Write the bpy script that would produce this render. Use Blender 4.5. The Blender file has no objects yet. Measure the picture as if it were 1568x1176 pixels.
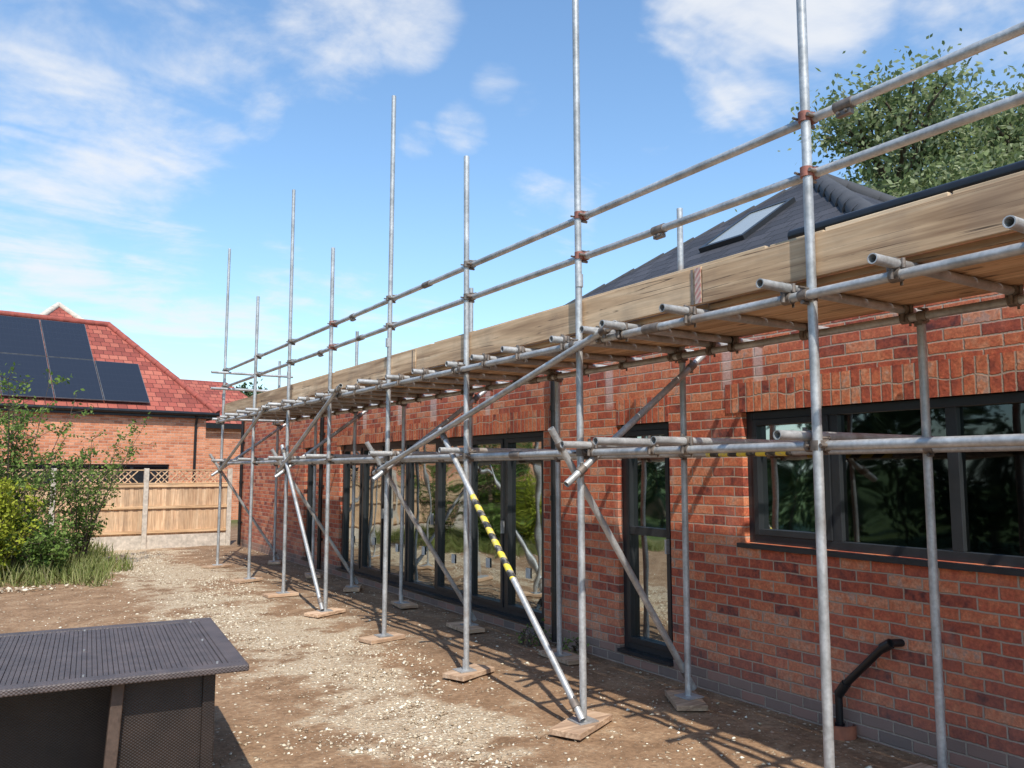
import bpy, math, random
import numpy as np
from mathutils import Vector, Matrix
random.seed(7); rng=np.random.default_rng(7)
sc=bpy.context.scene
sc.view_settings.view_transform='Standard'; sc.view_settings.look='None'; sc.view_settings.exposure=0
H=1.7
# ---------------------------------------------------------------- node helpers
class NT:
    def __init__(s,nt): s.nt=nt; s.n=nt.nodes; s.l=nt.links
    def new(s,t,**k):
        n=s.n.new(t)
        for a,b in k.items(): setattr(n,a,b)
        return n
    def set(s,sock,v):
        if isinstance(v,bpy.types.NodeSocket): s.l.new(v,sock)
        elif v is not None: sock.default_value=v
    def m(s,op,a,b=None,c=None,clamp=False):
        n=s.new('ShaderNodeMath',operation=op); n.use_clamp=clamp
        s.set(n.inputs[0],a); s.set(n.inputs[1],b)
        if c is not None: s.set(n.inputs[2],c)
        return n.outputs[0]
    def mix(s,f,a,b,mode='MIX'):
        n=s.new('ShaderNodeMix',data_type='RGBA',blend_type=mode)
        s.set(n.inputs[0],f); s.set(n.inputs[6],a); s.set(n.inputs[7],b)
        return n.outputs[2]
    def smooth(s,v,lo,hi):
        n=s.new('ShaderNodeMapRange',interpolation_type='SMOOTHSTEP')
        s.set(n.inputs[0],v); s.set(n.inputs[1],lo); s.set(n.inputs[2],hi)
        return n.outputs[0]
    def noise(s,vec,scale,detail=3,rough=.55,dist=0):
        n=s.new('ShaderNodeTexNoise'); s.set(n.inputs['Vector'],vec)
        n.inputs['Scale'].default_value=scale; n.inputs['Detail'].default_value=detail
        n.inputs['Roughness'].default_value=rough; n.inputs['Distortion'].default_value=dist
        return n.outputs[0]
    def ramp(s,f,stops,interp='LINEAR'):
        n=s.new('ShaderNodeValToRGB'); cr=n.color_ramp; cr.interpolation=interp
        while len(cr.elements)<len(stops): cr.elements.new(.5)
        for e,(p,c) in zip(cr.elements,stops): e.position=p; e.color=(*c,1)
        s.set(n.inputs[0],f); return n.outputs[0]
    def comb(s,x,y,z=0.0):
        n=s.new('ShaderNodeCombineXYZ'); s.set(n.inputs[0],x); s.set(n.inputs[1],y); s.set(n.inputs[2],z); return n.outputs[0]
    def sep(s,v):
        n=s.new('ShaderNodeSeparateXYZ'); s.set(n.inputs[0],v); return n.outputs
    def scale(s,v,sx,sy,sz):
        n=s.new('ShaderNodeMapping'); s.set(n.inputs[0],v); n.inputs['Scale'].default_value=(sx,sy,sz); return n.outputs[0]
    def bump(s,h,strength=.5,dist=.01):
        n=s.new('ShaderNodeBump'); n.inputs['Strength'].default_value=strength; n.inputs['Distance'].default_value=dist
        s.set(n.inputs['Height'],h); return n.outputs[0]
def newmat(name):
    m=bpy.data.materials.new(name); m.use_nodes=True
    t=NT(m.node_tree); b=t.n['Principled BSDF']
    tc=t.new('ShaderNodeTexCoord')
    return m,t,b,tc
def c4(c): return (*c,1)
def simple(name,col,rough=.6,metal=0,var=.25,scale=8,bump=.2,bd=.003,spec=.5,stretch=(1,1,1)):
    m,t,b,tc=newmat(name)
    v=t.scale(tc.outputs['Object'],*stretch)
    n=t.noise(v,scale,3,.6)
    d=tuple(c*(1-var) for c in col); e=tuple(min(1,c*(1+var)) for c in col)
    t.set(b.inputs['Base Color'],t.ramp(n,[(.3,d),(.7,e)]))
    t.set(b.inputs['Roughness'],t.m('MULTIPLY_ADD',n,.3,rough-.15))
    b.inputs['Metallic'].default_value=metal
    b.inputs['Specular IOR Level'].default_value=spec
    if bump: t.set(b.inputs['Normal'],t.bump(t.noise(v,scale*6,1),bump,bd))
    return m
def brickmat(name,stops,mortar,bw=.225,bh=.075,mw=.010,stag=.5,uv=False,tile=False,plinth=None,rough=.8,bd=.006,dirt=.25,smear=False):
    m,t,b,tc=newmat(name)
    co=tc.outputs['UV' if uv else 'Object']; s=t.sep(co)
    if uv: h,v=s[0],s[1]
    else: h,v=t.m('ADD',s[0],s[1]),s[2]
    wob=t.noise(co,7,0)
    wv=t.m('MULTIPLY',t.m('SUBTRACT',wob,.5),bh*.12)
    vr=t.m('DIVIDE',t.m('ADD',v,wv),bh); row=t.m('FLOOR',vr)
    off=t.m('MULTIPLY',t.m('FLOORED_MODULO',row,2.0),stag)
    rj=t.new('ShaderNodeTexWhiteNoise',noise_dimensions='1D'); t.set(rj.inputs['W'],row)
    off=t.m('ADD',off,t.m('MULTIPLY',rj.outputs['Value'],.07))
    hh=t.m('ADD',t.m('DIVIDE',h,bw),off); col=t.m('FLOOR',hh)
    fx=t.m('FRACT',hh); fy=t.m('FRACT',vr)
    dx=t.m('MULTIPLY',t.m('MINIMUM',fx,t.m('SUBTRACT',1.0,fx)),bw)
    dy=t.m('MULTIPLY',t.m('MINIMUM',fy,t.m('SUBTRACT',1.0,fy)),bh)
    d=t.m('MINIMUM',dx,dy)
    fine=t.noise(co,50,2,.65)
    mott=t.noise(co,15,2,.6)
    d2=t.m('ADD',d,t.m('MULTIPLY',t.m('SUBTRACT',fine,.5),mw*.9))
    mask=t.smooth(d2,mw*.3,mw*.75)
    wn=t.new('ShaderNodeTexWhiteNoise',noise_dimensions='2D'); t.set(wn.inputs['Vector'],t.comb(col,row))
    rv=t.m('ADD',t.m('MULTIPLY',wn.outputs['Value'],.8),t.m('MULTIPLY',t.m('SUBTRACT',mott,.38),.95),clamp=True)
    if tile: rv=wn.outputs['Value']
    c=t.ramp(rv,stops)
    c=t.mix(.8,c,t.ramp(fine,[(.25,(.55,.5,.5)),(.75,(1.35,1.3,1.3))]),'MULTIPLY')
    if plinth:
        pc=t.ramp(wn.outputs['Value'],[(0,(.18,.12,.10)),(.6,(.30,.17,.13)),(1,(.38,.16,.11))])
        c=t.mix(t.m('LESS_THAN',v,plinth),c,pc)
    c=t.mix(mask,c4(mortar),c)
    big=t.noise(co,.9,4,.6)
    c=t.mix(dirt*2,c,t.ramp(big,[(.3,(.70,.68,.66)),(.7,(1.2,1.2,1.2))]),'MULTIPLY')
    if smear:
        st=t.smooth(t.noise(t.scale(co,1.6,1.6,.7),1.7,3,.65),.55,.75)
        c=t.mix(t.m('MULTIPLY',st,.22),c,(.58,.42,.34,1))
        low=t.smooth(v,.9,.1); c=t.mix(t.m('MULTIPLY',low,t.m('MULTIPLY',big,.38)),c,(.40,.30,.24,1))
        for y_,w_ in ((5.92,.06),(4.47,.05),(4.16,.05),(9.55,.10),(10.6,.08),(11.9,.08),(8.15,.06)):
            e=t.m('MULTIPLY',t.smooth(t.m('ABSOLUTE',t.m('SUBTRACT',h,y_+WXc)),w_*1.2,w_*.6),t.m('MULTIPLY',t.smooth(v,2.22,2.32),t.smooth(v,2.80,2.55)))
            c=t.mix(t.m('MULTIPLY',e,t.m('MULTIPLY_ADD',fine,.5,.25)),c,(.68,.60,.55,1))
    t.set(b.inputs['Base Color'],c)
    b.inputs['Roughness'].default_value=rough
    if tile: hgt=t.m('ADD',t.m('MULTIPLY',t.m('SUBTRACT',1.0,fy),1.6),t.m('ADD',t.m('MULTIPLY',mask,.3),t.m('MULTIPLY',wn.outputs['Value'],.35)))
    else: hgt=t.m('ADD',t.m('MULTIPLY_ADD',fine,.35,mask),t.m('MULTIPLY',wn.outputs['Value'],.35))
    t.set(b.inputs['Normal'],t.bump(hgt,.9,bd))
    return m
WXc=4.8
# ---------------------------------------------------------------- materials
RED=[(0,(.13,.040,.034)),(.13,(.30,.070,.042)),(.42,(.49,.115,.055)),(.72,(.60,.19,.085)),(.93,(.64,.29,.16)),(1,(.50,.30,.22))]
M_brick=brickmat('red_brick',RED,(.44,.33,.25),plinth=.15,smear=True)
M_sold=brickmat('soldier_brick',RED,(.44,.33,.25),bw=.075,bh=.45,stag=0,bd=.009)
M_obrick=brickmat('orange_brick',[(0,(.44,.15,.075)),(.5,(.68,.26,.125)),(1,(.78,.36,.20))],(.56,.40,.30),dirt=.10)
M_slate=brickmat('dark_roof_tile',[(0,(.022,.022,.027)),(1,(.055,.055,.064))],(.010,.010,.012),bw=.3,bh=.2,mw=.012,uv=True,tile=True,rough=.75,bd=.035)
M_rtile=brickmat('red_roof_tile',[(0,(.24,.055,.038)),(.6,(.37,.09,.06)),(1,(.44,.14,.09))],(.10,.025,.018),bw=.24,bh=.2,mw=.014,uv=True,tile=True,rough=.85,bd=.03)
M_frame=simple('anthracite_frame',(.022,.024,.027),.4,bump=0,var=.1)
M_black=simple('black_plastic',(.012,.012,.013),.35,bump=0)
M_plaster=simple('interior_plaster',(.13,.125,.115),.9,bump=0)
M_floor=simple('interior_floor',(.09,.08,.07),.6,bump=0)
M_felt=simple('flat_roof_felt',(.05,.05,.055),.85,bump=0)
M_conc=simple('concrete',(.54,.47,.39),.9,scale=12,bump=.3)
M_rope=simple('leaf_bark',(.09,.065,.045),.9,scale=20,bump=0)
M_terr=simple('terracotta',(.38,.13,.07),.8,bump=0)
def galv():
    m,t,b,tc=newmat('galvanised_steel'); co=tc.outputs['Object']
    n=t.noise(co,5,3,.6); n2=t.noise(co,45,2,.6)
    c=t.ramp(n,[(.25,(.29,.29,.28)),(.5,(.46,.46,.455)),(.75,(.64,.64,.63))])
    c=t.mix(.6,c,t.ramp(n2,[(.3,(.7,.7,.7)),(.65,(1.1,1.1,1.1))]),'MULTIPLY')
    r=t.smooth(t.noise(co,2.3,3,.7),.58,.74)
    c=t.mix(t.m('MULTIPLY',r,.55),c,(.26,.17,.11,1))
    t.set(b.inputs['Base Color'],c); b.inputs['Metallic'].default_value=.45
    t.set(b.inputs['Roughness'],t.m('MULTIPLY_ADD',n2,.25,.36))
    return m
M_galv=galv()
M_coup=simple('coupler_steel',(.20,.165,.14),.6,metal=.4,scale=15,var=.5,bump=0)
M_coupr=simple('coupler_rusty',(.30,.12,.09),.7,metal=.3,scale=15,var=.4,bump=0)
def wood(name,dark,mid,light,axis='Y',sc_=1.0,knots=False,fine=.65):
    m,t,b,tc=newmat(name); co=tc.outputs['Object']
    gi=t.new('ShaderNodeNewGeometry'); rnd=gi.outputs['Random Per Island']
    st={'Y':(16,.9,16),'X':(.9,16,16),'Z':(16,16,.9)}[axis]
    v=t.scale(co,*[a*sc_ for a in st])
    va=t.new('ShaderNodeVectorMath',operation='ADD'); t.set(va.inputs[0],v); t.set(va.inputs[1],t.comb(t.m('MULTIPLY',rnd,37.0),t.m('MULTIPLY',rnd,11.0),0.0))
    g=t.noise(va.outputs[0],1.0,3,.55,1.2); g2=t.noise(va.outputs[0],5,2,.6)
    c=t.ramp(g,[(.28,dark),(.5,mid),(.72,light)])
    c=t.mix(fine,c,t.ramp(g2,[(.3,(.62,.58,.54)),(.65,(1.15,1.15,1.15))]),'MULTIPLY')
    s=t.m('MULTIPLY_ADD',rnd,.4,.8); c=t.mix(1.0,c,t.comb(s,s,s),'MULTIPLY')
    w=t.noise(co,2.2,4,.65); c=t.mix(t.m('MULTIPLY',t.smooth(w,.45,.70),.6),c,t.mix(.55,c,(.22,.16,.12,1)))
    h=g2
    if knots:
        vo=t.new('ShaderNodeTexVoronoi'); t.set(vo.inputs['Vector'],t.scale(co,7,2.6,7)); vo.inputs['Scale'].default_value=1.0
        kk=t.m('MULTIPLY',t.smooth(vo.outputs['Distance'],.17,.07),t.m('LESS_THAN',t.sep(vo.outputs['Color'])[0],.5))
        c=t.mix(t.m('MULTIPLY',kk,.75),c,(.085,.045,.025,1))
        cr=t.noise(t.scale(va.outputs[0],2.0,.45,2.0),1.0,2,.5,.4)
        ck=t.m('MULTIPLY',t.smooth(t.m('ABSOLUTE',t.m('SUBTRACT',cr,.5)),.012,.0),t.smooth(w,.42,.55))
        c=t.mix(t.m('MULTIPLY',ck,.85),c,(.05,.03,.02,1)); h=t.m('SUBTRACT',g2,ck)
    t.set(b.inputs['Base Color'],c); b.inputs['Roughness'].default_value=.85
    t.set(b.inputs['Normal'],t.bump(h,.35,.003)); return m
M_board=wood('scaffold_board_wood',(.30,.175,.095),(.60,.40,.235),(.76,.56,.36),knots=True,sc_=.55,fine=.5)
M_boardl=wood('pale_board_wood',(.46,.34,.21),(.62,.47,.31),(.72,.58,.41),fine=.3)
M_fencew=wood('fence_wood',(.44,.26,.15),(.64,.42,.25),(.74,.53,.34),'Z')
M_fencex=wood('fence_rail_wood',(.40,.23,.12),(.62,.40,.22),(.72,.50,.31),'X')
M_sole=wood('sole_board_wood',(.30,.18,.11),(.54,.36,.23),(.66,.48,.33),'X')
def stripes(name,c1,c2,k):
    m,t,b,tc=newmat(name); s=t.sep(tc.outputs['Object'])
    f=t.m('GREATER_THAN',t.m('FRACT',t.m('MULTIPLY',t.m('ADD',t.m('ADD',s[0],s[1]),t.m('MULTIPLY',s[2],.9)),k)),.5)
    n=t.noise(tc.outputs['Object'],25,3)
    c=t.mix(f,c4(c1),c4(c2)); c=t.mix(t.smooth(n,.45,.8),c,(.4,.36,.32,1))
    t.set(b.inputs['Base Color'],c); b.inputs['Roughness'].default_value=.5; return m
M_haz=stripes('hazard_tape',(.80,.62,.06),(.03,.03,.03),6.0)
M_redw=stripes('red_white_tape',(.46,.20,.17),(.58,.42,.34),26.0)
def glassm():
    m,t,b,tc=newmat('window_glass'); t.n.remove(b); out=t.n['Material Output']
    tr=t.new('ShaderNodeBsdfTransparent'); tr.inputs[0].default_value=(.22,.245,.235,1)
    gl=t.new('ShaderNodeBsdfGlossy'); gl.inputs['Roughness'].default_value=.03; gl.inputs[0].default_value=(.52,.56,.55,1)
    t.set(gl.inputs['Normal'],t.bump(t.noise(tc.outputs['Object'],1.6,1),.25,.035))
    fr=t.new('ShaderNodeFresnel'); fr.inputs[0].default_value=1.6
    mx=t.new('ShaderNodeMixShader'); t.set(mx.inputs[0],t.m('MULTIPLY_ADD',fr.outputs[0],1.25,.06,clamp=True))
    t.l.new(tr.outputs[0],mx.inputs[1]); t.l.new(gl.outputs[0],mx.inputs[2]); t.l.new(mx.outputs[0],out.inputs[0]); return m
M_glass=glassm()
def leafm(name,stops,trans=0):
    m,t,b,tc=newmat(name); gi=t.new('ShaderNodeNewGeometry')
    n=t.noise(tc.outputs['Object'],1.4,1)
    f=t.m('ADD',t.m('MULTIPLY',gi.outputs['Random Per Island'],.55),t.m('MULTIPLY',n,.45))
    c=t.ramp(f,stops)
    if trans:
        t.n.remove(b); b=t.new('ShaderNodeBsdfDiffuse'); t.set(b.inputs[0],c)
        out=t.n['Material Output']; tl=t.new('ShaderNodeBsdfTranslucent'); t.set(tl.inputs[0],c)
        mx=t.new('ShaderNodeMixShader'); mx.inputs[0].default_value=trans
        t.l.new(b.outputs[0],mx.inputs[1]); t.l.new(tl.outputs[0],mx.inputs[2]); t.l.new(mx.outputs[0],out.inputs[0])
    else:
        t.set(b.inputs['Base Color'],c); b.inputs['Roughness'].default_value=.7
        b.inputs['Specular IOR Level'].default_value=.2
    return m
M_leaf=leafm('tree_leaf',[(.15,(.09,.12,.04)),(.5,(.22,.27,.12)),(.85,(.42,.44,.28))],.4)
M_leafd=leafm('hedge_leaf',[(.15,(.015,.03,.01)),(.5,(.035,.06,.02)),(.85,(.08,.11,.04))])
M_leafs=leafm('shrub_leaf',[(.15,(.06,.11,.025)),(.5,(.15,.23,.055)),(.85,(.28,.36,.11))],.35)
M_leafy=leafm('yellow_shrub_leaf',[(.15,(.18,.22,.03)),(.5,(.37,.41,.045)),(.85,(.52,.52,.09))],.35)
M_grass=leafm('grass_blade',[(.15,(.12,.16,.04)),(.5,(.27,.31,.10)),(.85,(.52,.47,.26))],.3)
def stonem():
    m,t,b,tc=newmat('gravel_stone'); gi=t.new('ShaderNodeNewGeometry')
    c=t.ramp(gi.outputs['Random Per Island'],[(0,(.24,.16,.10)),(.35,(.42,.32,.21)),(.7,(.66,.56,.41)),(1,(.86,.79,.64))])
    t.set(b.inputs['Base Color'],c); b.inputs['Roughness'].default_value=.9; return m
M_stone=stonem()
# ---------------------------------------------------------------- mesh helpers
def link(o,parent=None):
    sc.collection.objects.link(o)
    if parent: o.parent=parent
    return o
def empty(name,loc=(0,0,0),rz=0):
    e=bpy.data.objects.new(name,None); e.location=loc; e.rotation_euler=(0,0,rz); e.empty_display_size=.3
    return link(e)
class MB:
    def __init__(s): s.v=[]; s.f=[]; s.sm=[]; s.mi=[]; s.uv={}
    def add(s,vs,fs,smooth=False,mi=0):
        o=len(s.v); s.v+= [tuple(v) for v in vs]
        for f in fs: s.f.append(tuple(i+o for i in f)); s.sm.append(smooth); s.mi.append(mi)
    def box(s,x0,x1,y0,y1,z0,z1,mi=0,M=None):
        vs=[Vector((x,y,z)) for x in (x0,x1) for y in (y0,y1) for z in (z0,z1)]
        if M is not None: vs=[M@v for v in vs]
        s.add(vs,[(0,1,3,2),(4,6,7,5),(0,4,5,1),(2,3,7,6),(0,2,6,4),(1,5,7,3)],False,mi)
    def tube(s,p0,p1,r=.02415,n=14,r1=None,hollow=False,mi=0,caps=True):
        p0=Vector(p0);p1=Vector(p1); d=(p1-p0).normalized(); r1=r if r1 is None else r1
        a=d.orthogonal().normalized(); b=d.cross(a)
        def ring(p,rr): return [p+(a*math.cos(2*math.pi*i/n)+b*math.sin(2*math.pi*i/n))*rr for i in range(n)]
        vs=ring(p0,r)+ring(p1,r1); fs=[(i,(i+1)%n,n+(i+1)%n,n+i) for i in range(n)]
        s.add(vs,fs,True,mi)
        if hollow:
            for p,q,sg in ((p0,d,1),(p1,-d,1)):
                k=.8; vs=ring(p,r)+ring(p,r*k)+ring(p+q*.12,r*k)
                fs=[(i,(i+1)%n,n+(i+1)%n,n+i) for i in range(n)]+[(n+i,n+(i+1)%n,2*n+(i+1)%n,2*n+i) for i in range(n)]+[tuple(range(2*n,3*n))]
                s.add(vs,fs,False,mi)
        elif caps:
            s.add(ring(p0,r),[tuple(range(n))],False,mi); s.add(ring(p1,r1),[tuple(range(n))],False,mi)
    def obj(s,name,mats,parent=None,bevel=0):
        me=bpy.data.meshes.new(name); me.from_pydata(s.v,[],s.f)
        for m in (mats if isinstance(mats,(list,tuple)) else [mats]): me.materials.append(m)
        me.polygons.foreach_set('use_smooth',s.sm); me.polygons.foreach_set('material_index',s.mi)
        me.update()
        o=bpy.data.objects.new(name,me); link(o,parent)
        if bevel:
            b=o.modifiers.new('bevel','BEVEL'); b.width=bevel; b.segments=2; b.limit_method='ANGLE'
        return o
def uvface_obj(name,polys,mat,parent):
    me=bpy.data.meshes.new(name); vs=[];fs=[];uvs=[]
    for pv,ud in polys:
        pv=[Vector(p) for p in pv]; u=Vector(ud).normalized()
        nrm=(pv[1]-pv[0]).cross(pv[2]-pv[0]).normalized(); w=nrm.cross(u).normalized()
        if w.z<0: w=-w
        o=len(vs); vs+=[tuple(p) for p in pv]; fs.append(tuple(range(o,o+len(pv))))
        uvs+=[((p-pv[0]).dot(u),(p-pv[0]).dot(w)) for p in pv]
    me.from_pydata(vs,[],fs); ul=me.uv_layers.new(name='UVMap')
    for i,q in enumerate(uvs): ul.data[i].uv=q
    me.materials.append(mat); o=bpy.data.objects.new(name,me); return link(o,parent)
def npmesh(name,V,F,mat,parent=None,smooth=False):
    me=bpy.data.meshes.new(name); nv=len(V); nf,k=F.shape
    me.vertices.add(nv); me.vertices.foreach_set('co',V.astype(np.float32).ravel())
    me.loops.add(nf*k); me.loops.foreach_set('vertex_index',F.astype(np.int32).ravel())
    me.polygons.add(nf); me.polygons.foreach_set('loop_start',np.arange(0,nf*k,k,dtype=np.int32))
    me.polygons.foreach_set('loop_total',np.full(nf,k,dtype=np.int32))
    me.update(calc_edges=True); me.materials.append(mat)
    if smooth: me.polygons.foreach_set('use_smooth',[True]*nf)
    o=bpy.data.objects.new(name,me); return link(o,parent)
def leaves(name,P,size,mat,parent,asp=.55):
    n=len(P); a=rng.normal(size=(n,3)); a/=np.linalg.norm(a,axis=1,keepdims=True)
    b=rng.normal(size=(n,3)); b=np.cross(a,b); b/=np.linalg.norm(b,axis=1,keepdims=True)
    s=size*rng.uniform(.6,1.3,size=(n,1))
    V=np.stack([P-a*s*.5,P+b*s*asp*.5+a*s*.05,P+a*s*.5,P-b*s*asp*.5+a*s*.05],1).reshape(-1,3)
    F=np.arange(n*4).reshape(n,4); return npmesh(name,V,F,mat,parent)
# ---------------------------------------------------------------- camera
cam=bpy.data.cameras.new('camera'); co=bpy.data.objects.new('camera',cam); link(co)
cam.sensor_width=36; cam.lens=36*1250/1568; cam.clip_end=3000; cam.clip_start=.05
co.location=(0,0,H); co.rotation_euler=(math.radians(96.03),0,math.radians(-32.2)); sc.camera=co
# ---------------------------------------------------------------- light + sky
sd=Vector((-.26,-.72,1)).normalized(); el=math.asin(sd.z); az=math.atan2(sd.x,sd.y)
L=bpy.data.lights.new('sun','SUN'); L.energy=5.0; L.angle=math.radians(.6); L.color=(1,.95,.86)
lo=bpy.data.objects.new('sun',L); link(lo); lo.rotation_euler=sd.to_track_quat('Z','Y').to_euler()
w=bpy.data.worlds.new('World'); sc.world=w; w.use_nodes=True; t=NT(w.node_tree)
bg=t.n['Background']; tc=t.new('ShaderNodeTexCoord'); sky=t.new('ShaderNodeTexSky',sky_type='NISHITA')
sky.sun_disc=False; sky.sun_elevation=el; sky.sun_rotation=az%(2*math.pi); sky.air_density=1.2; sky.dust_density=.6; sky.ozone_density=1.6
d=tc.outputs['Generated']; s=t.sep(d)
zz=t.m('ADD',t.m('MAXIMUM',s[2],0.0),.16)
pl=t.comb(t.m('DIVIDE',s[0],zz),t.m('DIVIDE',s[1],zz),0.0)
n1=t.noise(pl,3.0,6,.62,.3); n2=t.noise(t.scale(pl,.9,2.4,1),1.6,3,.65,1.0)
nz=t.m('ADD',t.m('MULTIPLY',n1,.6),t.m('MULTIPLY',n2,.4))
blob=None
for a_,e_,r_,k_ in [(0,25,15,.85),(9,27,9,.55),(19.5,30.5,6,.85),(25,29.5,4,.9),(31,26.4,2.5,.95),(33,25.6,2.0,.7),(28.5,23.6,2.4,.75),(25.5,22.6,1.8,.5),(46,30,5,.85),(51,28.5,8,.95),
                 (3,11,7,.75),(9,11.5,6,.8),(15,10.5,6,.7),(20,10,5,.5),(37,17.5,3,.6),(14.5,23.3,2,.7),(13,6,9,.5),(66,27,8,.7),(34,18.5,3,.6),(25,7,6,.5)]:
    a_=math.radians(a_); e_=math.radians(e_)
    vd=t.new('ShaderNodeVectorMath',operation='DOT_PRODUCT'); t.set(vd.inputs[0],d)
    vd.inputs[1].default_value=(math.sin(a_)*math.cos(e_),math.cos(a_)*math.cos(e_),math.sin(e_))
    q=t.m('MULTIPLY',t.smooth(vd.outputs['Value'],math.cos(math.radians(r_*1.15)),1.0),k_)
    blob=q if blob is None else t.m('MAXIMUM',blob,q)
dens=t.m('ADD',t.m('SUBTRACT',nz,.62),t.m('MULTIPLY',blob,.27))
cl=t.smooth(dens,-.03,.24)
hz=t.m('POWER',t.m('SUBTRACT',1.0,t.m('MAXIMUM',s[2],0.0),clamp=True),6.0)
skc=t.mix(1.0,sky.outputs[0],(1.12,1.34,1.48,1),'MULTIPLY')
skc=t.mix(t.m('MULTIPLY',hz,.35),skc,(3.6,5.2,7.0,1))
skc=t.mix(t.m('MULTIPLY',cl,.88),skc,(6.0,6.15,6.4,1))
t.set(bg.inputs[0],skc); bg.inputs[1].default_value=.15
w.cycles.sampling_method='MANUAL'; w.cycles.sample_map_resolution=256
# ---------------------------------------------------------------- ground
def hnoise(x,y): return (np.sin(x*1.3+y*.7)*np.sin(y*1.1-x*.4)*.5+np.sin(x*3.1+1)*np.sin(y*2.7+x)*.25+np.sin(x*7.3+y*2)*np.sin(y*6.1-x*3)*.12)
fx=np.arange(-4,7.01,.11); fy=np.arange(-2,22.01,.11)
xs=np.concatenate([[-900,-300,-100,-40,-15,-8,-5.5],fx,[9,14,25,60,150,400,900]]); ys=np.concatenate([[-900,-300,-100,-30,-10,-5,-3],fy,[25,32,50,90,200,500,1200]])
X,Y=np.meshgrid(xs,ys,indexing='ij')
Z=hnoise(X,Y)*.016+.004*rng.normal(size=X.shape); fall=((X>-5)&(X<4.4)&(Y<21)&(Y>-3)); Z=np.where(fall,Z,-.01)
V=np.stack([X,Y,Z],-1).reshape(-1,3); nx,ny=X.shape
I=np.arange(nx*ny).reshape(nx,ny); F=np.stack([I[:-1,:-1],I[1:,:-1],I[1:,1:],I[:-1,1:]],-1).reshape(-1,4)
def groundm():
    m,t,b,tc=newmat('dirt_ground'); co=tc.outputs['Object']; s=t.sep(co)
    n0=t.noise(co,.6,3,.65,.4); n1=t.noise(co,2.6,4,.65); n2=t.noise(co,24,4,.7)
    dirt=t.ramp(n1,[(.25,(.17,.10,.055)),(.5,(.29,.18,.105)),(.75,(.40,.27,.165))])
    dirt=t.mix(.8,dirt,t.ramp(n2,[(.3,(.55,.52,.5)),(.7,(1.35,1.33,1.3))]),'MULTIPLY')
    dx=t.m('ABSOLUTE',t.m('SUBTRACT',s[0],t.m('MULTIPLY_ADD',n0,1.0,2.05))); band=t.m('SUBTRACT',1.0,t.m('DIVIDE',dx,.75),clamp=False)
    g=t.m('ADD',t.m('MULTIPLY',band,.5),t.m('MULTIPLY',t.m('SUBTRACT',n0,.5),2.0))
    g=t.m('ADD',g,t.m('MULTIPLY',t.m('SUBTRACT',n1,.5),2.2))
    far=t.m('MULTIPLY',t.smooth(s[1],5.5,9.0),t.smooth(s[0],.8,2.0)); g=t.m('ADD',g,t.m('MULTIPLY',far,.30))
    near=t.smooth(s[1],5.2,3.2); g=t.m('SUBTRACT',g,t.m('MULTIPLY',near,.18))
    gm=t.smooth(g,.15,.6)
    def vor(scale):
        v=t.new('ShaderNodeTexVoronoi'); t.set(v.inputs['Vector'],co); v.inputs['Scale'].default_value=scale
        return v
    v1=vor(36); v3=vor(80)
    vc=t.sep(v1.outputs['Color']); vc3=t.sep(v3.outputs['Color'])
    stonec=t.ramp(vc[0],[(0,(.30,.20,.12)),(.4,(.54,.42,.28)),(1,(.84,.75,.58))])
    ds=t.smooth(v1.outputs['Distance'],.58,.30)
    keep=t.m('LESS_THAN',vc[1],t.m('MULTIPLY_ADD',gm,.80,.05))
    f1=t.m('MULTIPLY',ds,keep)
    c=t.mix(t.m('MULTIPLY',gm,.6),dirt,(.60,.48,.33,1))
    c=t.mix(f1,c,stonec)
    s3=t.m('MULTIPLY',t.smooth(v3.outputs['Distance'],.5,.25),t.m('LESS_THAN',vc3[1],t.m('MULTIPLY_ADD',gm,.7,.10)))
    c=t.mix(t.m('MULTIPLY',s3,.75),c,t.ramp(vc3[0],[(0,(.26,.18,.11)),(1,(.70,.60,.46))]))
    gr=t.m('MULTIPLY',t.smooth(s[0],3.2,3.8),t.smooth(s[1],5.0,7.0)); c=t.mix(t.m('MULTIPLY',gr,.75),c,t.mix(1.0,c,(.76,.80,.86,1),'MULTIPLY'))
    out=t.m('MAXIMUM',t.smooth(s[1],24.0,30.0),t.m('MAXIMUM',t.smooth(s[0],-4.0,-7.0),t.smooth(s[0],12.0,14.0)))
    c=t.mix(out,c,t.ramp(n1,[(.3,(.045,.075,.02)),(.7,(.10,.14,.04))]))
    t.set(b.inputs['Base Color'],c); b.inputs['Roughness'].default_value=.95; b.inputs['Specular IOR Level'].default_value=.2
    h=t.m('ADD',t.m('ADD',t.m('MULTIPLY',f1,.5),t.m('MULTIPLY',s3,.25)),t.m('MULTIPLY',n2,.6))
    t.set(b.inputs['Normal'],t.bump(h,.8,.02)); return m
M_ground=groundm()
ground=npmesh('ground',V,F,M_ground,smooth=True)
def zground(x,y): return hnoise(np.asarray(x),np.asarray(y))*.016
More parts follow.
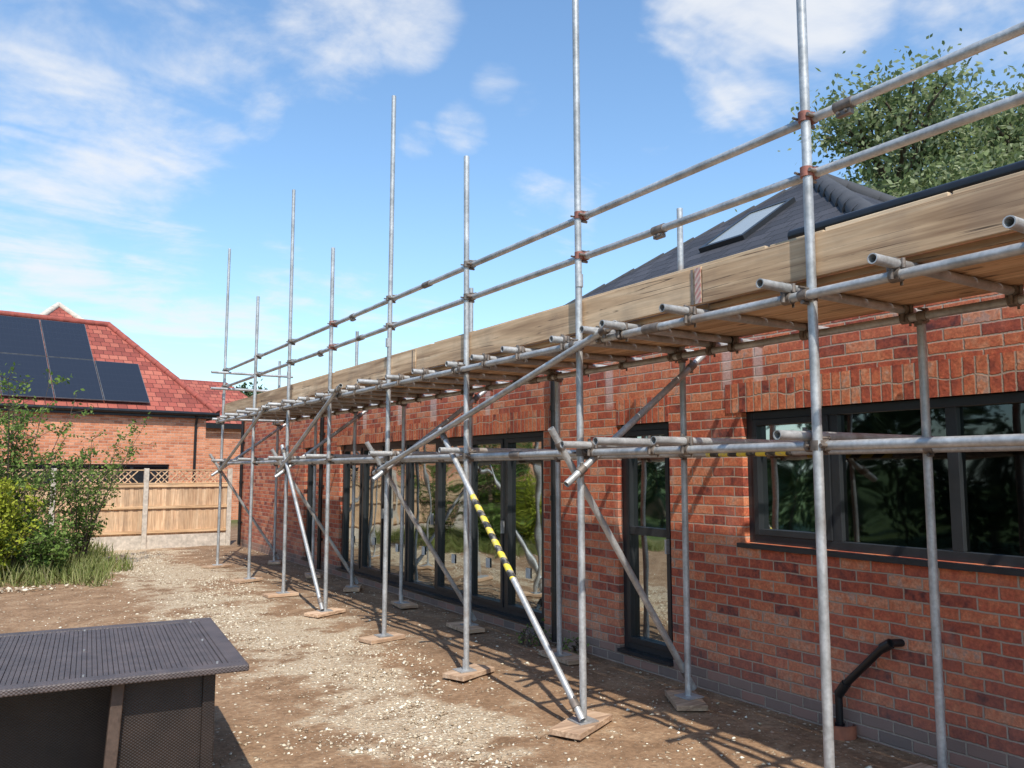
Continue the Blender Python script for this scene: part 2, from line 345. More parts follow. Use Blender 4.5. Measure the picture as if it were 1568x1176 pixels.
def stones(name,n,fn,smin,smax):
    P=fn(n); n=len(P)
    base=np.array([[1,0,0],[-1,0,0],[0,1,0],[0,-1,0],[0,0,1],[0,0,-1]],float)
    tri=np.array([[0,2,4],[2,1,4],[1,3,4],[3,0,4],[2,0,5],[1,2,5],[3,1,5],[0,3,5]])
    s=(smin+(smax-smin)*rng.power(.35,size=(n,1,1)))*.5
    V=base[None]*(1+rng.uniform(-.35,.35,size=(n,6,3)))+rng.uniform(-.35,.35,size=(n,6,3))
    V=V*s*np.array([1,.8,.5])
    an=rng.uniform(0,6.28,n); c,s_=np.cos(an),np.sin(an)
    x=V[:,:,0]*c[:,None]-V[:,:,1]*s_[:,None]; y=V[:,:,0]*s_[:,None]+V[:,:,1]*c[:,None]
    V=np.stack([x,y,V[:,:,2]],-1)+P[:,None,:]; V[:,:,2]+=s[:,:,0]*.15
    F=(tri[None]+6*np.arange(n)[:,None,None]).reshape(-1,3)
    return npmesh(name,V.reshape(-1,3),F,M_stone)
def sfn(n):
    y=1.2+17.5*rng.random(n)**1.5; x=np.where(rng.random(n)<.78,rng.normal(2.5,.38,n)+.3*np.sin(y*1.1),rng.uniform(.3,4.75,n))
    clump=np.sin(x*3.1+y*1.3)*np.sin(y*2.3-x*1.1)+np.sin(x*7+y*5)*.5
    k=(x<4.72)&(x>-1)&((clump>-.1)|(rng.random(n)<.2)); x=x[k];y=y[k]
    return np.stack([x,y,zground(x,y)],-1)
stones('gravel',26000,sfn,.009,.045)
# ---------------------------------------------------------------- main brick building
B=empty('brick_building')
WX=4.8; Y0,Y1=-6,19.3; ZT=2.98
ops=[(1.10,4.337,1.16,2.14),(5.135,5.82,.10,2.11),(7.01,12.94,.10,2.11),(14.2,14.75,.10,2.11)]
ycuts=sorted({Y0,Y1,*[o[0] for o in ops],*[o[1] for o in ops]}); 
mb=MB()
for a,b_ in zip(ycuts[:-1],ycuts[1:]):
    o=[q for q in ops if q[0]<=a+1e-6 and q[1]>=b_-1e-6]
    if o: mb.box(WX,WX+.3,a,b_,-.2,o[0][2]); mb.box(WX,WX+.3,a,b_,o[0][3],ZT)
    else: mb.box(WX,WX+.3,a,b_,-.2,ZT)
mb.box(WX+.3,13,Y1-.3,Y1,-.2,ZT); mb.box(WX+.3,13,Y0,Y0+.3,-.2,ZT); mb.box(12.7,13,Y0+.3,Y1-.3,-.2,ZT)
mb.box(WX+.004,WX+.3,Y0,3.78,ZT,3.28)
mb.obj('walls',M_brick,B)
mb=MB()
for q in ops: mb.box(WX-.006,WX+.1,q[0]-(.15 if q is not ops[1] else .0),q[1]+(.15 if q is not ops[1] else 0),q[3],q[3]+.223)
mb2=mb.obj('soldier_course_lintel',M_sold,B)
mb=MB(); mb.box(WX-.008,13.1,3.80,Y1+.1,ZT,ZT+.05); mb.box(WX+.02,13.1,Y0-.1,3.78,3.28,3.33); mb.obj('flat_roof',M_felt,B)
mb=MB(); mb.box(WX-.012,WX-.002,3.80,Y1+.02,ZT-.12,ZT+.06); mb.box(WX-.02,WX+.002,Y0-.1,3.78,3.14,3.31); mb.obj('fascia',M_frame,B)
mb=MB(); mb.tube((WX-.01,Y0-.1,3.38),(WX-.01,3.80,3.38),.05,16)
mb.obj('gutter',M_black,B)
mb=MB()
def pipe(y,zt,x=WX-.055,r=.036):
    mb.tube((x,y,.03),(x,y,zt),r,14)
    for z in (.5,1.4,2.3): mb.tube((x,y,z),(x,y,z+.05),r+.008,14); mb.box(x,WX,y-.02,y+.02,z,z+.05)
pipe(6.74,2.9); pipe(19.1,2.9); pipe(13.7,2.9)
mb.obj('downpipe',M_black,B)
# pyramid roof
ap=(8.5,6.39,5.37); k=.667; hw=3.62; zz0=5.37-hw*k; x0,x1,y0,y1=8.5-hw,8.5+hw,6.39-hw,6.39+hw-.25
A=(x0,y0,zz0);Bc=(x1,y0,zz0);C=(x1,y1,zz0);D=(x0,y1,zz0)
uvface_obj('tiled_roof',[((D,A,ap),(0,1,0)),((A,Bc,ap),(1,0,0)),((Bc,C,ap),(0,1,0)),((C,D,ap),(1,0,0))],M_slate,B)
mb=MB()
for q,R in ((A,.12),(Bc,.12),(C,.04),(D,.035)):
    q=Vector(q); p=Vector(ap); n=int((q-p).length/.4)
    for i in range(n):
        a=q.lerp(p,i/n); b_=q.lerp(p,(i+1.12)/n); mb.tube(a+Vector((0,0,-.03)),b_+Vector((0,0,.0)),R,12,r1=R*.8)
mb.obj('hip_tiles',M_felt,B)
mb=MB(); mb.box(x0+.02,x1-.02,y0+.02,y1-.02,ZT+.05,zz0-.002); mb.obj('roof_base',M_frame,B)
sl=Vector((1,0,k)).normalized(); nn=Vector((-k,0,1)).normalized(); yv=Vector((0,1,0))
def slopeM(base): 
    return Matrix((( yv.x,sl.x,nn.x,base[0]),(yv.y,sl.y,nn.y,base[1]),(yv.z,sl.z,nn.z,base[2]),(0,0,0,1)))
M=slopeM((6.72,5.95,5.37-(8.5-6.72)*k))
mb=MB()
wS,hS=.66,1.05
mb.box(0,wS,0,.06,0,.055,M=M);mb.box(0,wS,hS-.06,hS,0,.055,M=M);mb.box(0,.06,.06,hS-.06,0,.055,M=M);mb.box(wS-.06,wS,.06,hS-.06,0,.055,M=M)
mb.obj('skylight_frame',M_frame,B)
mb=MB(); mb.box(.06,wS-.06,.06,hS-.06,.02,.045,M=M)
ms,t_,b__,tc_=newmat('skylight_blind_glass'); b__.inputs['Base Color'].default_value=(.30,.32,.31,1); b__.inputs['Roughness'].default_value=.2
mb.obj('skylight_glass',ms,B)
# interior
mb=MB(); mb.box(WX+.3,9.5,Y0+.3,Y1-.3,.0,.09); mb.obj('interior_floor',M_floor,B)
mb=MB(); mb.box(9.0,9.1,Y0+.3,Y1-.3,.09,2.5)
for y in (.3,4.75,6.4,13.5): mb.box(WX+.3,9.0,y,y+.1,.09,2.5)
mb.box(WX+.3,9.1,Y0+.3,Y1-.3,2.5,2.56); mb.obj('interior_walls',M_plaster,B)
mb=MB()
for y in (8.0,10.5): mb.box(8.93,8.99,y,y+.9,.1,2.1)
mb.box(7.4,8.0,1.5,4.0,.1,1.0); mb.box(6.5,7.3,8.6,10.4,.72,.78)
for x,y in ((6.6,8.7),(7.2,8.7),(6.6,10.3),(7.2,10.3)): mb.box(x-.03,x+.03,y-.03,y+.03,.09,.72)
mb.obj('interior_furniture',simple('interior_wood',(.3,.25,.2),.5,bump=0),B)
fr=MB(); gl=MB(); sill=MB(); hand=MB()
FX=WX+.055
def win(y0,y1,z0,z1,mull,sash=()):
    f=.06
    fr.box(FX,FX+.07,y0,y0+f,z0,z1); fr.box(FX,FX+.07,y1-f,y1,z0,z1)
    fr.box(FX+.001,FX+.069,y0+f,y1-f,z0,z0+f); fr.box(FX+.001,FX+.069,y0+f,y1-f,z1-f,z1)
    for m_ in mull: fr.box(FX+.002,FX+.068,m_-.035,m_+.035,z0+f,z1-f)
    es=[y0+f]+[q for m_ in mull for q in (m_-.035,m_+.035)]+[y1-f]
    for i in range(0,len(es),2):
        a,b_=es[i],es[i+1]; zs=[z0+f,z1-f]
        if i//2 in sash:
            g=.045; X0=FX-.012
            fr.box(X0,FX+.05,a,a+g,zs[0],zs[1]); fr.box(X0,FX+.05,b_-g,b_,zs[0],zs[1]); fr.box(X0+.001,FX+.05,a+g,b_-g,zs[0],zs[0]+g); fr.box(X0+.001,FX+.05,a+g,b_-g,zs[1]-g,zs[1])
        tl=random.uniform(-.003,.003); tv=random.uniform(-.003,.003)
        gl.add([(FX+.04+tl+tv,a-.01,zs[0]-.01),(FX+.04-tl+tv,b_+.01,zs[0]-.01),(FX+.04-tl-tv,b_+.01,zs[1]+.01),(FX+.04+tl-tv,a-.01,zs[1]+.01)],[(0,1,2,3)])
win(1.10,4.337,1.16,2.14,[1.95,2.75,3.57],sash=(0,3))
win(5.135,5.82,.13,2.11,[],sash=(0,))
fr.box(FX-.005,FX+.066,5.24,5.72,1.13,1.20)
pw=(12.94-7.01)/7
win(7.01,12.94,.13,2.11,[7.01+pw*i for i in range(1,7)],sash=(0,1,2,4,5,6))
win(14.2,14.75,.13,2.11,[],sash=(0,))
for q in ops:
    if q[2]>1: sill.box(WX-.045,FX+.06,q[0]-.04,q[1]+.04,q[2]-.035,q[2]-.002)
    else: sill.box(WX-.03,FX+.07,q[0]+.002,q[1]-.002,.10,.129)
for y in (7.85+.0,9.6,11.2): hand.box(FX-.05,FX-.012,y,y+.02,1.0,1.14)
hand.box(FX-.05,FX-.012,5.2,5.22,1.0,1.12)
fr.obj('window_frames',M_frame,B,bevel=.003); gl.obj('window_glass',M_glass,B); sill.obj('window_sills',M_frame,B); hand.obj('door_handles',M_galv,B)
mb=MB()
for i in range(7):
    yc=7.01+pw*(i+.5); mb.box(FX+.028,FX+.030,yc-.045,yc+.045,.55+.03*(i%2),.66+.03*(i%2))
mb.obj('pane_labels',simple('paper_label',(.6,.6,.56),.7,bump=0),B)
wp=empty('waste_pipe'); mb=MB()
x=WX-.07
pts=[(WX+.02,3.10,.64),(x,3.13,.64),(x,3.19,.60),(x,3.46,.33),(x,3.52,.25),(x,3.52,.05)]
for a,b_ in zip(pts[:-1],pts[1:]): mb.tube(a,b_,.024,14)
for a,b_ in ((pts[1],pts[2]),(pts[3],pts[4])): mb.tube(a,b_,.031,14)
mb.tube((x,3.52,.02),(x,3.52,.07),.031,14); mb.obj('pipe_run',M_black,wp)
mb=MB(); mb.tube((x,3.52,-.05),(x,3.52,.07),.10,20,caps=False); mb.tube((x,3.52,-.05),(x,3.52,.07),.085,20,caps=False); mb.tube((x,3.52,-.02),(x,3.52,.02),.084,20)
mb.obj('gully_pot',M_terr,wp)
# ---------------------------------------------------------------- scaffolding
S=empty('scaffolding'); OX,IX=3.39,4.4
SY=[.75,2.588,4.50,6.12,7.80,9.53,11.21,12.93,15.07]
tops=[5.7,4.45,5.7,4.47,5.7,4.44,5.68,4.44,5.73]
itop=[3.73,2.56,3.73,2.56,3.73,2.56,3.73,2.56,3.73]
st=MB(); cp=MB(); ld=MB(); tr=MB(); gd=MB(); br=MB()
def ring(mb,c,axis,r=.034,l=.06,mi=0):
    c=Vector(c); a=Vector(axis).normalized(); mb.tube(c-a*l/2,c+a*l/2,r,12,mi=mi)
def coupler(p1,ax1,p2,ax2,mi=0):
    p1=Vector(p1);p2=Vector(p2); a1=Vector(ax1).normalized();a2=Vector(ax2).normalized()
    ring(cp,p1,a1,r=.031,l=.05,mi=mi); ring(cp,p2,a2,r=.031,l=.05,mi=mi)
    side=a1.cross(a2)
    if side.length<.1: side=Vector((1,0,0))
    side.normalize()
    for p,a,o in ((p1,a1,a2),(p2,a2,a1)):
        q=p+o*.038; cp.tube(q-side*.04,q+side*.04,.007,8,mi=0); cp.tube(q-side*.045,q-side*.028,.012,6,mi=0)
        q=p-o*.036; cp.tube(q-side*.022,q+side*.022,.010,8,mi=0)
    cp.tube(p1,p2,.022,8,mi=mi)
for i,y in enumerate(SY):
    j=lambda a=.012: random.uniform(-a,a)
    st.tube((OX+j(),y+j(),.03),(OX+j(.02),y+j(.03),tops[i]),hollow=True)
    st.tube((IX+j(),y+.05+j(),.03),(IX+j(),y+.05+j(.02),itop[i]),hollow=True)
    if tops[i]>5: ring(st,(OX,y,3.02+.05*(i%2)),(0,0,1),.028,.09)
z1,z2=1.82,2.56; gx=OX+.05
def run(mb,x,z,ya,yb,jo=(),dz=0):
    mb.tube((x,ya,z),(x,yb,z+dz),hollow=True)
    for q in jo: ring(cp,(x,q,z+dz*(q-ya)/(yb-ya)),(0,1,0),.031,.14)
run(ld,OX+.05,z1,-1.5,15.4,(5.4,11.6)); run(ld,OX-.05,z2,-1.5,15.3,(3.7,9.0))
run(ld,IX-.05,z1,-1.5,15.3,(8.4,)); run(ld,IX-.05,z2,-1.5,15.3,(6.5,))
run(gd,gx,3.49,-1.5,15.5,(7.0,)); run(gd,gx,3.20,-1.5,15.55,(8.7,))
def sleeve(y,z):
    cp.tube((gx,y,z),(gx,y+.10,z),.030,12); cp.box(gx-.016,gx+.016,y+.01,y+.09,z-.055,z-.03); cp.tube((gx-.03,y+.03,z-.04),(gx+.03,y+.03,z-.04),.007,8); cp.tube((gx-.03,y+.07,z-.04),(gx+.03,y+.07,z-.04),.007,8)
sleeve(2.34,3.49); sleeve(3.68,3.20); sleeve(8.9,3.49); sleeve(10.0,3.2)
for i,y in enumerate(SY):
    rr=1 if i in (1,2,5) else 0
    coupler((OX,y,3.49),(0,0,1),(gx,y,3.49),(0,1,0),rr); coupler((OX,y,3.20),(0,0,1),(gx,y,3.20),(0,1,0),rr)
    coupler((OX,y,z1),(0,0,1),(OX+.05,y,z1),(0,1,0)); coupler((OX,y,z2),(0,0,1),(OX-.05,y,z2),(0,1,0))
    coupler((IX,y+.05,z1),(0,0,1),(IX-.05,y,z1),(0,1,0)); coupler((IX,y+.05,z2-.02),(0,0,1),(IX-.05,y,z2),(0,1,0))
    yy=y+.07*(1 if i%2 else -1); ex=random.uniform(.18,.34)
    tr.tube((OX-ex,yy,z1+.05),(IX+.2,yy,z1+.05),hollow=True); coupler((OX+.05,yy,z1),(0,1,0),(OX+.05,yy,z1+.05),(1,0,0))
tr.tube((OX-.42,3.35+.45,z1+.05),(IX+.1,3.35+.5,z1+.05),hollow=True); coupler((OX+.05,3.82,z1),(0,1,0),(OX+.05,3.82,z1+.05),(1,0,0))
tr.tube((OX-.22,3.52,z1+.05),(IX+.1,3.55,z1+.05),hollow=True); coupler((OX+.05,3.53,z1),(0,1,0),(OX+.05,3.53,z1+.05),(1,0,0))
ty=[]
for i,y in enumerate(SY):
    ty+= [y+.1]
    if i<len(SY)-1:
        g=SY[i+1]-y; ty+=[y+.1+g*.36,y+.1+g*.68]
ty+= [-.9,-.3,.2,1.0,3.98,4.2]
for y in ty:
    ex=random.uniform(.1,.24); dy=random.uniform(-.03,.03)
    tr.tube((OX-.05-ex,y-dy,z2+.05),(IX+random.uniform(.12,.3),y+dy,z2+.05),hollow=True)
    coupler((OX-.05,y,z2),(0,1,0),(OX-.05,y,z2+.05),(1,0,0)); coupler((IX-.05,y,z2),(0,1,0),(IX-.05,y,z2+.05),(1,0,0))
for z in (3.14,3.43): gd.tube((OX-.25,14.97,z),(IX+.2,14.97,z),hollow=True)
def brace(a,b_,ext=.12):
    a=Vector(a);b_=Vector(b_); d_=(b_-a).normalized(); br.tube(a-d_*ext,b_+d_*ext,hollow=True)
    for p in (a,b_): ring(cp,p,d_,.031,.06); cp.tube(p-Vector((.0,0,.05)),p+Vector((0,0,.05)),.012,8)
FB=OX-.052
brace((FB-.05,4.10,2.60),(FB-.01,7.85,1.70)); brace((FB-.05,9.0,2.62),(FB,11.4,1.68)); brace((FB-.05,12.0,2.6),(FB,14.9,1.7))
brace((FB,6.42,1.98),(FB,4.52,.16)); brace((FB,11.18,1.95),(FB,9.55,.16))
for y in (SY[2],SY[4],SY[6],SY[8]):
    brace((OX-.04,y-.06,z1-.12),(IX+.02,y-.03,z2-.08),.16)
    brace((OX-.1,y+.1,z1+.05),(IX+.02,y+.1,.2),.14)
st.obj('standards',M_galv,S); ld.obj('ledgers',M_galv,S); tr.obj('transoms',M_galv,S); gd.obj('guard_rails',M_galv,S); br.obj('braces',M_galv,S)
cp.obj('couplers',[M_coup,M_coupr],S)
mb=MB(); a=Vector((FB,6.42,1.98)); b_=Vector((FB,4.52,.16)); mb.tube(a.lerp(b_,.27),a.lerp(b_,.60),.0262,14,caps=False)
mb.tube((IX-.05,3.5,z1),(IX-.05,4.25,z1),.0275,14,caps=False); mb.obj('hazard_tape',M_haz,S)
mb=MB(); sb=MB()
for i,y in enumerate(SY):
    for x_,yo in ((OX,0),(IX,.05)):
        mb.box(x_-.075,x_+.075,y+yo-.075,y+yo+.075,.049,.057); mb.tube((x_,y+yo,.05),(x_,y+yo,.14),.019,10)
        M=Matrix.Translation((x_+random.uniform(-.05,.05),y+yo,.01))@Matrix.Rotation(random.uniform(-.25,.35)+(0.15 if x_==OX else 1.2),4,'Z')
        l=random.uniform(.2,.27); sb.box(-l,l,-.112,.112,0,.038,M=M)
mb.obj('base_plates',M_galv,S); sb.obj('sole_boards',M_sole,S,bevel=.004)
dk=MB(); joints=[-1.6,3.38,7.25,11.1,15.0]
for k_ in range(4):
    xa=OX+.10+k_*.236; js=joints
    for a,b_ in zip(js[:-1],js[1:]): dk.box(xa,xa+.225,a+.006,b_-.006,z2+.076+random.uniform(0,.003),z2+.114)
dk.obj('deck_boards',M_board,S,bevel=.003)
tb=MB()
tj=[-1.6,3.36,7.2,11.1,15.1]
for i,(a,b_) in enumerate(zip(tj[:-1],tj[1:])):
    dx=.0+(.004*(i%2)); tb.box(OX+.03+dx,OX+.068+dx,a+.004,b_-.004,2.664+.004*(i%2),2.882+.004*(i%2))
tb.obj('toe_boards',M_board,S,bevel=.004)
tb=MB()
for i,(a,b_) in enumerate([(-1.6,1.3),(1.32,1.9),(1.92,2.55),(2.56,2.9),(2.93,4.6),(4.62,6.1),(6.12,6.9),(6.95,9.6),(9.7,13.5)]):
    h_=[.024,.022,.026,.018,.024,.018,.022,.018,.016][i]; tb.box(OX+.078,OX+.116,a,b_,2.69,2.890+h_)
tb.obj('backing_boards',M_boardl,S,bevel=.004)
mb=MB(); mb.box(OX+.026,OX+.031,3.365,3.41,2.668,2.88); mb.obj('board_end_tape',M_redw,S)
mb=MB()
for j_ in tj[1:]:
    mb.box(OX+.0285,OX+.0295,j_+.065,j_+.085,2.668,2.878)
mb.obj('board_end_bands',M_coup,S)
# ---------------------------------------------------------------- rattan table
def rattan(name,c0,c1):
    m,t,b,tc=newmat(name); s=t.sep(tc.outputs['Object'])
    a=t.m('SINE',t.m('MULTIPLY',s[0],320.0)); b2=t.m('SINE',t.m('MULTIPLY',t.m('ADD',s[1],s[2]),430.0))
    w_=t.m('MULTIPLY',a,b2); wv=t.m('MULTIPLY_ADD',w_,.5,.5)
    n=t.noise(tc.outputs['Object'],9,4)
    c=t.mix(wv,c4(c0),c4(c1)); c=t.mix(.7,c,t.ramp(n,[(.3,(.6,.6,.6)),(.7,(1.4,1.35,1.3))]),'MULTIPLY')
    t.set(b.inputs['Base Color'],c); b.inputs['Roughness'].default_value=.5
    t.set(b.inputs['Normal'],t.bump(wv,.6,.003)); return m
M_rat=rattan('dark_rattan',(.012,.008,.006),(.036,.023,.018)); M_ratt=rattan('rattan_top_weave',(.035,.028,.027),(.14,.11,.105))
T=empty('rattan_table',(1.15,4.33,0),math.radians(-5))
LW,LD=1.9,1.5; mb=MB()
zt=.72
mb.box(-LW,0,0,.09,zt-.035,zt);mb.box(-LW,0,LD-.09,LD,zt-.035,zt);mb.box(-LW,-LW+.09,.09,LD-.09,zt-.036,zt-.001);mb.box(-.09,0,.09,LD-.09,zt-.036,zt-.001)
mb.obj('top_border',M_ratt,T,bevel=.008)
mb=MB(); nst=72
for i in range(nst):
    xa=-LW+.09+(LW-.18)*i/nst; xb=xa+(LW-.18)/nst*.93
    mb.box(xa,xb,.09,LD-.09,zt-.03,zt-.005+random.uniform(-.002,.002))
mb.box(-LW+.09,-.09,.09,LD-.09,zt-.05,zt-.031); mb.obj('top_slats',M_ratt,T,bevel=.003)
mb=MB()
for x_ in (-1.75,-1.2,-.75,-.14):
    for y_ in (.12,.75,1.38): mb.tube((x_,y_,zt-.01),(x_,y_,zt+.003),.006,10)
mb.obj('fixings',M_galv,T)
mb=MB()
mb.box(-.60,-.16,.14,.17,.02,zt-.05)
mb.box(-.18,-.15,.17,LD-.14,.02,zt-.05)
mb.box(-LW+.15,-.18,LD-.17,LD-.14,.02,zt-.05)
mb.box(-LW+.15,-LW+.18,.14,LD-.17,.02,zt-.05)
mb.box(-LW+.15,-.18,.60,.63,.02,zt-.05)
for x_ in (-LW+.14,-.145-.06): mb.box(x_,x_+.06,.12,.17,0,zt-.04)
mb.obj('base_panels',M_rat,T,bevel=.004)
mb=MB(); Mx=Matrix.Translation((-.63,.12,0))@Matrix.Rotation(math.radians(3),4,'Y'); mb.box(-.028,.028,-.03,.05,0,zt-.04,M=Mx); mb.obj('front_leg',simple('leg_rattan',(.085,.055,.04),.6,scale=40),T,bevel=.006)
# ---------------------------------------------------------------- fence
FN=empty('timber_fence'); FY=19.55; fp=MB(); fb=MB(); frr=MB(); lat=MB()
px=[4.6-1.78*i for i in range(0,6)]
for x_ in px: fp.box(x_-.05,x_+.05,FY-.06,FY+.05,-.1,1.74)
for a,b_ in zip(px[1:],px[:-1]):
    a+=.05; b_-=.05
    fp.box(a,b_,FY-.02,FY+.03,-.1,.28)
    n=int((b_-a)/.09); w_=(b_-a)/n
    for i in range(n): fb.box(a+i*w_+.001,a+(i+1)*w_-.001,FY-.004-.008*(i%2),FY+.012,.285,1.40)
    for z in (.33,.86,1.33): frr.box(a,b_,FY-.045,FY-.014,z,z+.06)
    frr.box(a,b_,FY-.04,FY+.03,1.40,1.425); frr.box(a,b_,FY-.02,FY+.015,1.69,1.715)
    x_=a
    while x_<b_-.26:
        for sg in (1,-1):
            xa,xb=(x_,x_+.26) if sg==1 else (x_+.26,x_)
            d_=Vector((xb-xa,0,.265)).normalized(); up=Vector((-d_.z,0,d_.x)); p=Vector((xa,FY-.008*sg,1.425)); q=Vector((xb,FY-.008*sg,1.69))
            o_=Vector((0,.004,0)); hw_=up*.011
            lat.add([p-hw_-o_,p+hw_-o_,q+hw_-o_,q-hw_-o_,p-hw_+o_,p+hw_+o_,q+hw_+o_,q-hw_+o_],[(0,1,2,3),(7,6,5,4),(0,3,7,4),(1,5,6,2),(0,4,5,1),(3,2,6,7)])
        x_+=.13
fp.obj('concrete_posts',M_conc,FN,bevel=.006); fb.obj('feather_boards',M_fencew,FN); frr.obj('rails',M_fencex,FN); lat.obj('trellis',M_fencew,FN)
# ---------------------------------------------------------------- neighbour house
HN=empty('brick_house',(5.25,23.8,0),math.radians(8)); Wd,Dp,Ez=11.0,6.0,3.3
mb=MB(); wz=(-5.0,-1.2,.9,1.86)
mb.box(-Wd,wz[0],.3,.5,-.2,Ez);mb.box(wz[1],-.25,.3,.5,-.2,Ez);mb.box(wz[0],wz[1],.3,.5,-.2,wz[2]);mb.box(wz[0],wz[1],.3,.5,wz[3],Ez)
mb.box(-.45,-.25,.5,Dp-.3,-.2,Ez);mb.box(-Wd,-.45,Dp-.5,Dp-.3,-.2,Ez);mb.box(-Wd,-Wd+.2,.5,Dp-.5,-.2,Ez); mb.obj('walls',M_obrick,HN)
mb=MB()
for i in range(5): 
    x_=wz[0]+(wz[1]-wz[0])*i/4; mb.box(x_-.04,x_+.04,.36,.42,wz[2],wz[3])
mb.box(wz[0],wz[1],.365,.415,wz[3]-.07,wz[3]-.001); mb.obj('window_frame',M_frame,HN)
mb=MB(); mb.box(wz[0],wz[1],.42,.43,wz[2],wz[3]); mb.obj('window_glass',simple('dark_window',(.02,.025,.03),.1,bump=0),HN)
mb=MB(); mb.box(-Wd-.1,0,.20,.22,Ez-.16,Ez-.02); mb.box(-Wd-.1,0,.221,.3,Ez-.16,Ez-.13); mb.box(-.02,.02,.221,Dp,Ez-.18,Ez-.01); mb.tube((-Wd-.1,.13,Ez-.04),(.05,.13,Ez-.04),.055,14); mb.tube((-.55,.15,Ez-.1),(-.55,.25,Ez-.35),.035,10); mb.tube((-.55,.25,Ez-.35),(-.55,.25,0),.035,10); mb.obj('gutter_and_downpipe',M_black,HN)
rz=5.96; rp=(-2.27,Dp/2,rz); rl=(-Wd+2.3,Dp/2,rz)
a=(0,.14,Ez);b_=(0,Dp+.05,Ez);c_=(-Wd,Dp+.05,Ez);d_=(-Wd,.14,Ez)
uvface_obj('red_tiled_roof',[((d_,a,rp,rl),(1,0,0)),((a,b_,rp),(0,1,0)),((b_,c_,rl,rp),(1,0,0)),((c_,d_,rl),(0,1,0))],M_rtile,HN)
mb=MB()
for p,q in ((a,rp),(b_,rp),(rp,rl),(d_,rl)):
    p=Vector(p);q=Vector(q); n=max(2,int((p-q).length/.4))
    for i in range(n): mb.tube(p.lerp(q,i/n),p.lerp(q,(i+1.08)/n)+Vector((0,0,.01)),.10,10,r1=.085)
mb.obj('ridge_tiles',simple('ridge_red',(.30,.07,.05),.85,bump=0),HN)
k2=(rz-Ez)/(Dp/2-.14); sl=Vector((0,1,k2)).normalized(); nn=Vector((0,-k2,1)).normalized()
M=Matrix(((1,sl.x,nn.x,0),(0,sl.y,nn.y,.14),(0,sl.z,nn.z,Ez),(0,0,0,1)))
def pvm():
    m,t,b,tc=newmat('solar_cell'); s=t.sep(tc.outputs['UV'])
    fx_=t.m('FRACT',t.m('MULTIPLY',s[0],6.0)); fy_=t.m('FRACT',t.m('MULTIPLY',s[1],10.0))
    l=t.m('MAXIMUM',t.m('LESS_THAN',fx_,.03),t.m('LESS_THAN',fy_,.03))
    t.set(b.inputs['Base Color'],t.mix(l,(.020,.024,.035,1),(.03,.034,.046,1))); b.inputs['Roughness'].default_value=.25; return m
mp=MB(); mf=MB(); w_,h_=1.13,1.72
pan=[]
for i in range(7): pan.append((-1.8-w_*(i+1)-.02*i,.22))
for i in range(6): pan.append((-1.8-w_*(i+2)-.02*(i+1),.22+h_+.02))
for x_,y_ in pan:
    mf.box(x_,x_+w_,y_,y_+h_,.06,.095,M=M); mp.box(x_+.015,x_+w_-.015,y_+.015,y_+h_-.015,.096,.100,M=M)
mf.obj('solar_panel_frames',simple('pv_frame',(.14,.14,.145),.4,metal=.3,bump=0),HN)
op=mp.obj('solar_panels',pvm(),HN); ul=op.data.uv_layers.new(name='UVMap')
for p in op.data.polygons:
    for q,li in enumerate(p.loop_indices): ul.data[li].uv=((0,0),(0,1),(1,1),(1,0))[q]
H2=empty('brick_house',(6.6,29.0,0),math.radians(8)); 
mb=MB(); mb.box(-3.2,2.2,.2,4,-.2,3.3); mb.obj('walls',M_obrick,H2)
a=(2.4,0,3.3);b_=(2.4,4.2,3.3);c_=(-3.4,4.2,3.3);d_=(-3.4,0,3.3); rp=(.8,2.1,4.95); rl=(-2.2,2.1,4.95)
uvface_obj('red_tiled_roof',[((d_,a,rp,rl),(1,0,0)),((a,b_,rp),(0,1,0)),((b_,c_,rl,rp),(1,0,0)),((c_,d_,rl),(0,1,0))],M_rtile,H2)
mb=MB(); mb.box(-3.4,2.4,-.03,.0,3.12,3.29); mb.obj('fascia',M_black,H2)
H3=empty('brick_house',(1.6,33.0,0),math.radians(8))
mb=MB(); mb.box(-3.4,3.4,-3.4,3.4,-.2,4.2); mb.obj('walls',M_obrick,H3)
q=[(-3.6,-3.6,4.2),(3.6,-3.6,4.2),(3.6,3.6,4.2),(-3.6,3.6,4.2)]; p=(0,0,7.6)
uvface_obj('red_tiled_roof',[((q[i],q[(i+1)%4],p),((1,0,0) if i%2==0 else (0,1,0))) for i in range(4)],M_rtile,H3)
mb=MB(); 
for c in q: mb.tube(c,p,.12,8,r1=.1)
mb.obj('hip_tiles',M_conc,H3)
